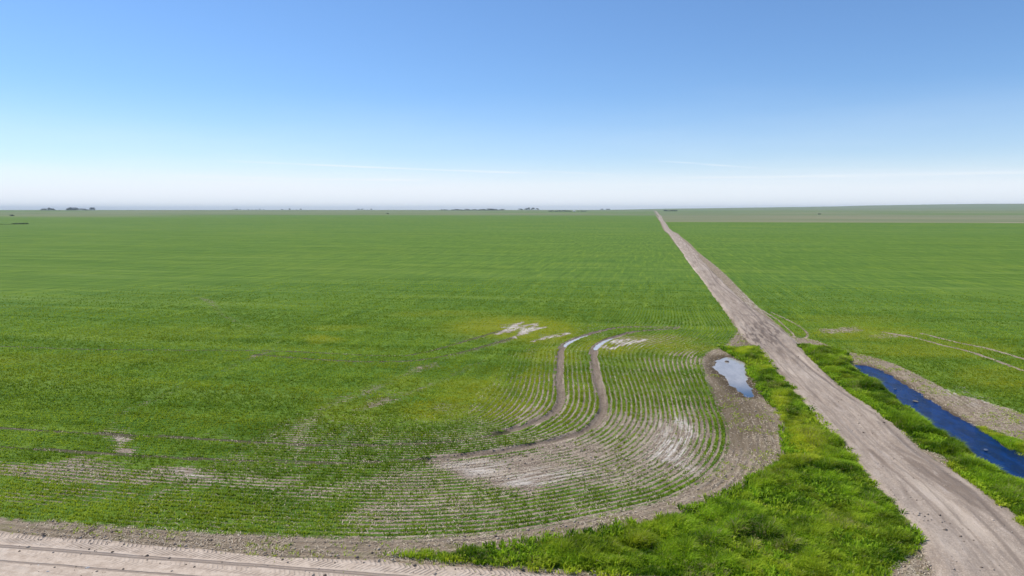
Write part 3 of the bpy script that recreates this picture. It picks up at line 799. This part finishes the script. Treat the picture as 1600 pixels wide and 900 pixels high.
def verge(name, poly, key, dens, hs, label, fy=1., seed=0, wdt=.021):
    lo, hi = poly.min(0), poly.max(0)
    n_ = int(dens * (hi[0] - lo[0]) * (hi[1] - lo[1]))
    x = RNG.uniform(lo[0], hi[0], n_); y = RNG.uniform(lo[1], hi[1], n_)
    kk = visible(x, y, 2.); x, y = x[kk], y[kk]
    edge = .35 * (fbm(x * 1.1, y * 1.1, seed + 1) - .5) * 2
    sd = sdist(x, y, poly, 1.5)
    kk = sd + edge > .0
    x, y, sd = x[kk], y[kk], sd[kk]
    dens_n = fbm(x * .9, y * .9, seed + 2)
    kk = RNG.uniform(0, 1, len(x)) < np.clip(.45 + sd * .8, .15, 1) * np.clip(.6 + (dens_n - .35) * 2.2, .25, 1)
    x, y, sd = x[kk], y[kk], sd[kk]
    f = fields(x, y)
    kk = (f['ditch'] < .10 + .5 * ss(fbm(x * 1.4, y * 1.4, seed + 11), .5, .7)) & (f['pond'] < -.05); x, y, sd = x[kk], y[kk], sd[kk]; f = {a: f[a][kk] for a in f}
    clump = fbm(x * .75, y * .75, seed + 3, 3); fine = fbm(x * 2.4, y * 2.4, seed + 4, 2); big = fbm(x * .22, y * .22, seed + 5, 2)
    hb = hs * (.25 + 1.5 * np.clip(clump - .30, 0, 1) + .7 * (fine - .4)) * np.clip(.45 + sd * .9, .35, 1)
    hb = hb * np.clip(1.25 - .5 * ss(fbm(x * .45, y * .45, seed + 9), .45, .6), .6, 1.3)
    hb = np.clip(hb, .06, hs * 1.3)
    tint = np.clip(.42 + 2.0 * (fbm(x * 1.1, y * 1.1, seed + 6) - .5) + .6 * (big - .5), 0, 1)
    yl = np.clip(fy * (1.5 * (fbm(x * .5, y * .5, seed + 7) - .46) + .9 * (fine - .5)) + .8 * ell(x, y, [(1245, 690, 34, 34, .8), (1215, 640, 14, 26, .7), (1160, 548, 30, 7, .6), (1190, 570, 14, 16, .4)]), 0, .95)
    st = (RNG.uniform(0, 1, len(x)) < .03 + .22 * ss(fbm(x * .5, y * .5, seed + 8), .62, .75)) * .8
    print(name, len(x))
    o = blades(name, x, y, f['z'], hb, np.full(len(x), wdt), 6, .10 + .12 * fine, grass_mat, tint, yl, st, lean=(.12, -.05), up=.6)
    tag(o, label, 'grass', kind='stuff')


verge('verge_grass', VERGE_L, 'vl', 380, .50, 'lush green grass and weeds filling the corner between field and road', .7, 100)
verge('ditch_grass', VERGE_R, 'vr', 440, .62, 'tall dark green tussocky grass between dirt road and blue ditch water', .55, 140)
verge('shore_grass', VERGE_Y, 'vy', 320, .30, 'yellowish low grass on the far bank of the ditch water', 2.0, 180)

# broad-leaved weeds among the grass
def weeds(name, polys, n_, label, seed):
    xs_, ys_ = [], []
    for poly, m_ in polys:
        lo, hi = poly.min(0), poly.max(0)
        x = RNG.uniform(lo[0], hi[0], m_); y = RNG.uniform(lo[1], hi[1], m_)
        kk = (sdist(x, y, poly, 1.) > -.25) & visible(x, y) & (fbm(x * .5, y * .5, seed) > .47)
        xs_.append(x[kk]); ys_.append(y[kk])
    x = np.concatenate(xs_); y = np.concatenate(ys_); f = fields(x, y)
    kk = (f['ditch'] < 0) & (f['pond'] < -.05); x, y = x[kk], y[kk]; f = {a: f[a][kk] for a in f}
    tint = np.clip(.6 + 1.5 * (fbm(x, y, seed + 2) - .5), 0, 1)
    yl = np.clip(1.6 * (fbm(x * .4, y * .4, seed + 3) - .45), 0, .8)
    o = blades(name, x, y, f['z'] + .05, RNG.uniform(.10, .30, len(x)), np.full(len(x), .055), 7, np.full(len(x), .22), grass_mat, tint, yl, np.zeros(len(x)), up=.55)
    tag(o, label, 'weeds', kind='stuff')


weeds('broadleaf_weeds', [(VERGE_L, 22000), (VERGE_R, 14000)], 0, 'broad-leaved light green weeds mixed into the roadside grass', 200)

# sparse weeds on the bare margins and shoulders
def sparse():
    n_ = 110000
    x = RNG.uniform(-40, 24, n_); y = RNG.uniform(19, 75, n_)
    kk = visible(x, y); x, y = x[kk], y[kk]
    f = fields(x, y)
    bare_m = (f['sb'] < 0) & (f['gr'] < .1) & (f['ditch'] < -.25) & (f['pond'] < -.4)
    cl_ = fbm(x * .55, y * .8, 301, 3)
    pr = bare_m * (ss(cl_, .60, .72) * .75 + .02)
    gp = ell(x, y, [(190, 830, 50, 4, 1), (262, 838, 34, 6, 1), (430, 857, 26, 4, 1), (530, 866, 16, 4, .8), (660, 862, 30, 4, .8), (1195, 715, 20, 14, .7), (1600, 700, 30, 20, .6), (1385, 660, 14, 10, .6)])
    pr = np.maximum(pr, bare_m * gp * .9)
    sh = ss(x, 12.5, 14.) * bare_m * ss(cl_, .45, .6) * .8
    pr = np.maximum(pr, sh)
    pr *= ~((y < 20.2))
    roadside = (x > np.interp(y, ys, xl) + .1) & (x < np.interp(y, ys, xr) - .35)
    pr = np.where(roadside, 0, pr)
    kk = RNG.uniform(0, 1, len(x)) < pr; x, y = x[kk], y[kk]; zf = f['z'][kk]
    print('sparse', len(x))
    o = blades('margin_weeds', x, y, zf, RNG.uniform(.05, .13, len(x)), np.full(len(x), .022), 5, np.full(len(x), .12), grass_mat,
               RNG.uniform(.2, 1, len(x)), RNG.uniform(0, .7, len(x)), np.zeros(len(x)), up=.5)
    tag(o, 'thin low weeds scattered over the bare soil margins', 'weeds', kind='stuff')


sparse()


# straw residue and clods on bare soil
def litter():
    n_ = 260000
    rr2 = 21 + (80 - 21) * RNG.uniform(0, 1, n_); t2 = RNG.uniform(-.76, .76, n_)
    x = t2 * rr2 * c_ - rr2 * s_; y = t2 * rr2 * s_ + rr2 * c_
    f = fields(x, y)
    soilk = ((f['sb'] < .1) | (f['bare'] > .3) | (f['cov'] < .35) | ((f['head'] > 0) & (RNG.uniform(0, 1, n_) < .35))) & (f['gr'] < .1) & (f['ditch'] < .0) & (f['pond'] < 0) & (f['trk'] > .3)
    roadside = (x > np.interp(y, ys, xl) + .05) & (x < np.interp(y, ys, xr) - .25)
    ontrack = y < np.interp(x, xs, ye) - .15
    kk = soilk & ~roadside & ~ontrack & (RNG.uniform(0, 1, n_) < (.30 + .6 * ss(fbm(x * .6, y * .6, 401), .4, .6)) * (1 - .7 * np.clip(f['damp'], 0, 1)))
    x, y, z = x[kk], y[kk], f['z'][kk]; m_ = len(x)
    print('straw', m_)
    a = RNG.uniform(0, np.pi, m_); L = RNG.uniform(.07, .24, m_); w_ = RNG.uniform(.014, .034, m_)
    dx, dy = np.cos(a) * L / 2, np.sin(a) * L / 2; nx_, ny_ = -np.sin(a) * w_ / 2, np.cos(a) * w_ / 2
    t1 = RNG.uniform(-.02, .05, m_)
    V = np.empty((m_, 4, 3), np.float32)
    zt = z + .02
    V[:, 0] = np.stack([x - dx, y - dy, zt - t1], 1); V[:, 1] = np.stack([x + dx, y + dy, zt + t1], 1)
    V[:, 2] = np.stack([x + nx_, y + ny_, zt + .012], 1); V[:, 3] = np.stack([x - nx_, y - ny_, zt + .022], 1)
    b = np.arange(m_)[:, None] * 4
    T = np.concatenate([b + np.array([0, 3, 2]), b + np.array([3, 1, 2])], 1)
    mt, N = new_mat('straw')
    finish(N, N.mix(N.attr('tint'), (.30, .23, .16), (.66, .57, .42)), .8)
    o = mesh_obj('straw_residue', V.reshape(-1, 3), T.ravel(), np.full(m_ * 2, 3), mt, {'tint': np.repeat(RNG.uniform(0, 1, m_), 4)})
    tag(o, 'pale straw residue lying on the bare field margins', 'straw', kind='stuff')
    # clods
    n_ = 110000
    rr2 = 19 + (60 - 19) * RNG.uniform(0, 1, n_) ** 1.1; t2 = RNG.uniform(-.76, .78, n_)
    x = t2 * rr2 * c_ - rr2 * s_; y = t2 * rr2 * s_ + rr2 * c_
    f = fields(x, y)
    xlw, xrw = np.interp(y, ys, xl), np.interp(y, ys, xr)
    ontrack = y < np.interp(x, xs, ye) - .1
    uu = (x - xlw) / (xrw - xlw)
    inroad = (uu > 0) & (uu < 1)
    pr0 = .22
    pr = np.where(inroad, .10 + .75 * ss(np.abs(uu - .5), .36, .5), np.where(ontrack, .05 + .25 * ss(y - .061 * x, LUGV - .1, LUGV + .5), .28 * ((f['sb'] < 0) | (f['bare'] > .5))))
    pr = pr * (f['gr'] < .15) * (f['ditch'] < -.1) * (f['pond'] < -.1) * (f['trk'] > .2)
    kk = RNG.uniform(0, 1, n_) < pr
    x, y, z, inroad, ontrack, uu = x[kk], y[kk], f['z'][kk], inroad[kk], ontrack[kk], uu[kk]; m_ = len(x)
    z = np.where(inroad, z * 0 + .11 - .10 * ss(np.abs(uu - .5), .42, .5), np.where(ontrack, .075, z))
    s = np.exp(RNG.normal(-3.6, .5, m_)); s = np.clip(s, .012, .085)
    O = np.array([(1, 0, 0), (0, 1, 0), (-1, 0, 0), (0, -1, 0), (0, 0, .75), (0, 0, -.6)])
    V = O[None] * s[:, None, None] * RNG.uniform(.65, 1.3, (m_, 6, 1))
    a = RNG.uniform(0, 6.28, m_); ca, sa = np.cos(a)[:, None], np.sin(a)[:, None]
    V = np.stack([V[..., 0] * ca - V[..., 1] * sa, V[..., 0] * sa + V[..., 1] * ca, V[..., 2]], -1) + np.stack([x, y, z + s * .2], 1)[:, None]
    b = np.arange(m_)[:, None] * 6
    T = np.concatenate([b + np.array(t_) for t_ in ((0, 1, 4), (1, 2, 4), (2, 3, 4), (3, 0, 4), (1, 0, 5), (2, 1, 5), (3, 2, 5), (0, 3, 5))], 1)
    mt, N = new_mat('clod')
    finish(N, N.mix(N.attr('tint'), (.16, .12, .09), (.50, .42, .34)), .95)
    print('clods', m_)
    o = mesh_obj('soil_clods', V.reshape(-1, 3), T.ravel(), np.full(m_ * 8, 3), mt, {'tint': np.repeat(RNG.uniform(0, 1, m_), 6)})
    tag(o, 'crumbs of dry soil and small gravel along the dirt roads and bare margins', 'soil clods', kind='stuff')


litter()


# ------------------------------------------------------------------ single stones and lumps
def stone(px, py, r, mat, name, label, cat, z0=None, flat=.6, group=None):
    x, y = U(px, py)
    if z0 is None: z0 = float(fields(np.array([x]), np.array([y]))['z'][0]) + (.06 if py > 850 else 0)
    me = bpy.data.meshes.new(name)
    import bmesh
    bm = bmesh.new(); bmesh.ops.create_icosphere(bm, subdivisions=3, radius=1)
    ph = random.random() * 50
    for v in bm.verts:
        c = v.co.normalized()
        k = 1 + .5 * (vn(np.array([c.x * 1.7 + ph + c.z]), np.array([c.y * 1.7 + ph]))[0] - .5) + .18 * (vn(np.array([c.x * 5 + ph]), np.array([c.y * 5 - c.z * 4]))[0] - .5)
        v.co = Vector((c.x * r * k * 1.25, c.y * r * k * .9, c.z * r * k * flat))
    bm.to_mesh(me); bm.free(); me.materials.append(mat)
    o = bpy.data.objects.new(name, me); COL.objects.link(o); o.location = (x, y, z0 + r * .2); o.rotation_euler = (0, 0, random.random() * 6)
    tag(o, label, cat, group)
    return o


scum = plain_material('water_scum', (.06, .09, .15), (.13, .16, .22), 9.)
pale = plain_material('pale_stone', (.50, .46, .42), (.66, .63, .58), 9.)
darkm = plain_material('dark_clod', (.09, .07, .055), (.17, .13, .10), 12.)
stone(137, 890, .075, pale, 'field_stone', 'pale stone lying by the near wheel rut, bottom left of the foreground track', 'stone')
stone(75, 896, .05, pale, 'field_stone', 'pale stone at the bottom edge of the picture on the foreground track', 'stone')
stone(60, 886, .035, pale, 'field_stone', 'tiny pale pebble left of the larger stones on the foreground track', 'stone')
stone(181, 830, .07, darkm, 'soil_lump', 'dark soil lump beside the crop edge above the foreground track', 'soil clod')
stone(1136, 564, .16, darkm, 'mud_lump', 'dark mud lump sticking out of the small pale pond', 'mud lump', z0=-.1)
stone(1399, 605, .11, scum, 'floating_debris', 'pale floating lump nearest the far end of the blue ditch', 'debris', z0=ZW, flat=.3)
stone(1431, 624, .16, plain_material('wet_reed', (.12, .11, .10), (.22, .19, .15), 8.), 'floating_debris', 'brown flat debris floating mid ditch in the blue water', 'debris', z0=ZW, flat=.2)
stone(1541, 699, .12, scum, 'floating_debris', 'pale scum patch floating near the close end of the ditch', 'debris', z0=ZW, flat=.15)


# ------------------------------------------------------------------ trees and belts on the skyline
tree_leaf = plain_material('tree_leaves', (.018, .040, .014), (.055, .090, .030), .4)
bark = plain_material('tree_bark', (.10, .08, .06), (.2, .16, .12), 2.)


def crown_mesh(seed, h, w_, leaves=260):
    rg = np.random.default_rng(seed)
    lobes = [(rg.normal(0, .26) * w_, rg.normal(0, .26) * w_, h * rg.uniform(.35, .8), w_ * rg.uniform(.25, .42)) for _ in range(9)]
    P = []
    for q_ in range(leaves):
        l = lobes[q_ % 9]; d = rg.normal(0, 1, 3); d /= np.linalg.norm(d); r_ = l[3] * rg.uniform(.5, 1.05)
        P.append((l[0] + d[0] * r_, l[1] + d[1] * r_, max(h * .12, l[2] + d[2] * r_ * .85)))
    P = np.array(P); s = h * .075 * rg.uniform(.6, 1.4, leaves)
    V = np.empty((leaves, 4, 3)); a = rg.normal(0, 1, (leaves, 3)); b = rg.normal(0, 1, (leaves, 3))
    a /= np.linalg.norm(a, axis=1)[:, None]; b -= a * (a * b).sum(1)[:, None]; b /= np.linalg.norm(b, axis=1)[:, None]
    V[:, 0] = P + a * s[:, None]; V[:, 1] = P + b * s[:, None]; V[:, 2] = P - a * s[:, None]; V[:, 3] = P - b * s[:, None]
    return V.reshape(-1, 3), (np.arange(leaves)[:, None] * 4 + np.arange(4)).ravel(), np.full(leaves, 4)


def trunk_mesh(h, r_):
    import bmesh
    me = bpy.data.meshes.new('trunk'); bm = bmesh.new()
    rings = []
    def tube(p0, p1, r0, r1, k=6):
        d = (p1 - p0).normalized(); a = d.orthogonal(); b = d.cross(a)
        R0 = [bm.verts.new(p0 + (a * math.cos(t) + b * math.sin(t)) * r0) for t in [i * 2 * math.pi / k for i in range(k)]]
        R1 = [bm.verts.new(p1 + (a * math.cos(t) + b * math.sin(t)) * r1) for t in [i * 2 * math.pi / k for i in range(k)]]
        for i in range(k): bm.faces.new((R0[i], R0[(i + 1) % k], R1[(i + 1) % k], R1[i]))
    tube(Vector((0, 0, -1)), Vector((0, 0, h * .45)), r_, r_ * .6)
    for i in range(4):
        t = i * 1.7; tube(Vector((0, 0, h * (.3 + .04 * i))), Vector((math.cos(t) * h * .22, math.sin(t) * h * .22, h * .7)), r_ * .45, r_ * .15, 4)
    bm.to_mesh(me); bm.free(); me.materials.append(bark)
    return me


CROWNS = []
for q_ in range(5):
    V_, fl, szs = crown_mesh(900 + q_, 1., 1.0 + .12 * q_)
    o = mesh_obj('crown', V_, fl, szs, tree_leaf); CROWNS.append(o.data); bpy.data.objects.remove(o)
TRUNK = trunk_mesh(1., .03)


def tree(px, D, hpx, wk, label, cat, group, name='poplar_tree', trunk=True):
    """px: pixel column, D: distance, hpx: height in photo pixels"""
    ang = math.atan((px - 800) / F / math.cos(PITCH))
    a = YAW - ang
    x, y = -math.sin(a) * D, math.cos(a) * D
    z = float(fields(np.array([x]), np.array([y]))['z'][0])
    h = hpx / F * D
    r = bpy.data.objects.new(name, None); COL.objects.link(r); r.location = (x, y, z - .3)
    r.scale = (h * wk, h * wk, h); r.rotation_euler = (0, 0, random.random() * 6.28); r.empty_display_size = .1
    tag(r, label, cat, group)
    c = bpy.data.objects.new('crown', random.choice(CROWNS)); COL.objects.link(c); c.parent = r
    if trunk:
        t = bpy.data.objects.new('trunk', TRUNK); COL.objects.link(t); t.parent = r
    return r


def belt(x0, x1, n_, D, h0, h1, label, group, wk=1.1, prof=None):
    for i in range(n_):
        t = (i + .5) / n_
        hp = random.choice((h0 * .6, h0 * .8, (h0 + h1) / 2 * .85, h1)) * (prof(t) if prof else 1)
        tree(x0 + (x1 - x0) * t + random.uniform(-.4, .4), D * random.uniform(.985, 1.015), hp, wk * random.uniform(.9, 1.3), label, 'tree', group)


belt(73, 96, 7, 3900, 2.4, 4.0, 'dark tree in the leftmost clump of the left skyline grove', 'trees in the leftmost skyline clump')
belt(111, 132, 7, 3900, 2.6, 4.4, 'dark tree in the middle clump of the left skyline grove', 'trees in the middle clump of the left grove')
belt(137, 154, 5, 3900, 2.4, 4.2, 'dark tree in the right clump of the left skyline grove', 'trees in the right clump of the left grove')
belt(99, 104, 2, 3900, 1.4, 1.8, 'small tree in the gap between the left grove clumps', 'small trees in the gap of the left grove')
belt(366, 420, 9, 5200, 1.2, 1.9, 'faint distant tree in the thin skyline row left of centre', 'faint trees left of centre')
belt(443, 482, 7, 5000, 1.3, 2.2, 'faint tree in the loose skyline row right of the thin row', 'faint loose trees left of centre')
belt(556, 585, 6, 5200, 1.1, 2., 'faint tree in the short pale row before the long dark belt', 'faint trees before the long belt')
belt(686, 705, 5, 3400, 1.4, 2., 'low tree at the loose left end of the long dark belt', 'trees at the left end of the long belt')
belt(706, 786, 26, 3400, 1.7, 2.5, 'dark tree in the long low belt near the centre skyline', 'trees of the long centre belt', 1.5)
belt(764, 774, 3, 3500, 3.6, 4.4, 'taller tree rising above the right end of the long belt', 'taller trees of the long belt')
belt(811, 843, 11, 3900, 1.8, 4.2, 'dark tree in the rounded clump right of the long belt', 'trees of the rounded clump', 1.2, lambda t: .5 + .5 * math.sin(t * math.pi))
belt(856, 891, 11, 2700, 1.6, 2.3, 'low dark tree in the nearer belt left of the white shed', 'trees left of the white shed', 1.4)
belt(901, 915, 5, 2700, 1.4, 1.9, 'low dark tree in the nearer belt right of the white shed', 'trees right of the white shed', 1.4)
belt(937, 950, 4, 4600, 1.2, 2.4, 'small distant tree left of where the road vanishes', 'distant trees left of the road end')
belt(1035, 1055, 10, 3000, 2.1, 2.4, 'dark tree in the short square belt just right of the road end', 'trees of the short square belt', 1.3)
tree(1275, 1900, 1.8, 1.6, 'lone dark bush in the pale fields on the right', 'bush', None, 'field_bush')
tree(608, 1900, 1.8, 1.8, 'lone dark bush in the far green field left of the long belt', 'bush', None, 'field_bush')
tree(28, 1700, 2.0, 2.5, 'dark round bush in the far field at the left edge', 'bush', None, 'field_bush')


def shed(px, D, wpx, hpx, label):
    ang = math.atan((px - 800) / F / math.cos(PITCH)); a = YAW - ang
    x, y = -math.sin(a) * D, math.cos(a) * D
    z = float(fields(np.array([x]), np.array([y]))['z'][0])
    w_, h = wpx / F * D, hpx / F * D
    e = bpy.data.objects.new('farm_shed', None); COL.objects.link(e); e.location = (x, y, z); e.rotation_euler = (0, 0, a)
    tag(e, label, 'shed')
    d = w_ * .6
    V = [(-w_ / 2, -d / 2, -1), (w_ / 2, -d / 2, -1), (w_ / 2, d / 2, -1), (-w_ / 2, d / 2, -1), (-w_ / 2, -d / 2, h * .65), (w_ / 2, -d / 2, h * .65), (w_ / 2, d / 2, h * .65), (-w_ / 2, d / 2, h * .65),
         (-w_ / 2, 0, h * .98), (w_ / 2, 0, h * .98)]
    wl = mesh_obj('wall', V, [0, 1, 5, 4, 2, 3, 7, 6, 1, 2, 6, 9, 5, 3, 0, 4, 8, 7], [4, 4, 5, 5], plain_material('white_siding', (.72, .72, .70), (.8, .8, .79), .5)); wl.parent = e
    o_ = w_ * .04
    V = [(-w_ / 2 - o_, -d / 2 - o_, h * .63), (w_ / 2 + o_, -d / 2 - o_, h * .63), (w_ / 2 + o_, 0, h), (-w_ / 2 - o_, 0, h), (w_ / 2 + o_, d / 2 + o_, h * .63), (-w_ / 2 - o_, d / 2 + o_, h * .63)]
    rf = mesh_obj('roof', V, [0, 1, 2, 3, 3, 2, 4, 5], [4, 4], plain_material('grey_roof', (.45, .46, .48), (.55, .56, .58), .5)); rf.parent = e
    dr = mesh_obj('door', [(-w_ * .15, -d / 2 - .1, -.5), (w_ * .15, -d / 2 - .1, -.5), (w_ * .15, -d / 2 - .1, h * .5), (-w_ * .15, -d / 2 - .1, h * .5)], [0, 1, 2, 3], [4], plain_material('door_paint', (.25, .27, .3), (.3, .32, .35), .5)); dr.parent = e


shed(896, 2700, 4, 2.0, 'small white farm shed between two low dark tree belts on the skyline')

# the low scrubby bank at the left edge
n_ = 900
tb = RNG.uniform(0, 1, n_); bxp = -30 + 76 * tb
prof = np.clip(.25 + .8 * np.sin(tb * 9) * .5 + .6 * (tb > .7), .1, 1)
D_ = 900 + RNG.uniform(-8, 8, n_)
ang = YAW - np.arctan((bxp - 800) / F)
sxx, syy = -np.sin(ang) * D_, np.cos(ang) * D_
zf = fields(sxx, syy)['z']
ob = blades('scrub_bank', sxx, syy, zf, 1.1 * prof * RNG.uniform(.6, 1.2, n_), np.full(n_, .8), 5, np.full(n_, 2.5), leaf_material('scrub_leaf', (.06, .11, .03), (.13, .18, .07), (.15, .14, .06), .2), RNG.uniform(0, 1, n_), np.zeros(n_), np.zeros(n_), up=.5)
tag(ob, 'low dark scrub on a bank in the far field at the left edge', 'scrub', kind='stuff')

# ------------------------------------------------------------------ air
hz, N = new_mat('haze_air')
pv = N.node('ShaderNodeVolumePrincipled')
pv.inputs['Color'].default_value = (.76, .90, 1., 1); pv.inputs['Density'].default_value = 7.5e-5; pv.inputs['Anisotropy'].default_value = .0
oo = N.node('ShaderNodeOutputMaterial'); N.l.new(pv.outputs[0], oo.inputs['Volume'])
zb, zt = float(FD['z'].min()) - 1, float(FD['z'].max()) + 1.5
x0, x1, y0, y1 = gx[0] - 50, gx[-1] + 50, gy[0] - 50, gy[-1] + 50
V = [(a, b, c) for c in (zb, zt) for a, b in ((x0, y0), (x1, y0), (x1, y1), (x0, y1))]
haze = mesh_obj('haze', V, [3, 2, 1, 0, 4, 5, 6, 7, 0, 1, 5, 4, 1, 2, 6, 5, 2, 3, 7, 6, 3, 0, 4, 7], [4] * 6, hz)
tag(haze, 'thin pale blue haze over the whole prairie', 'haze', kind='stuff')
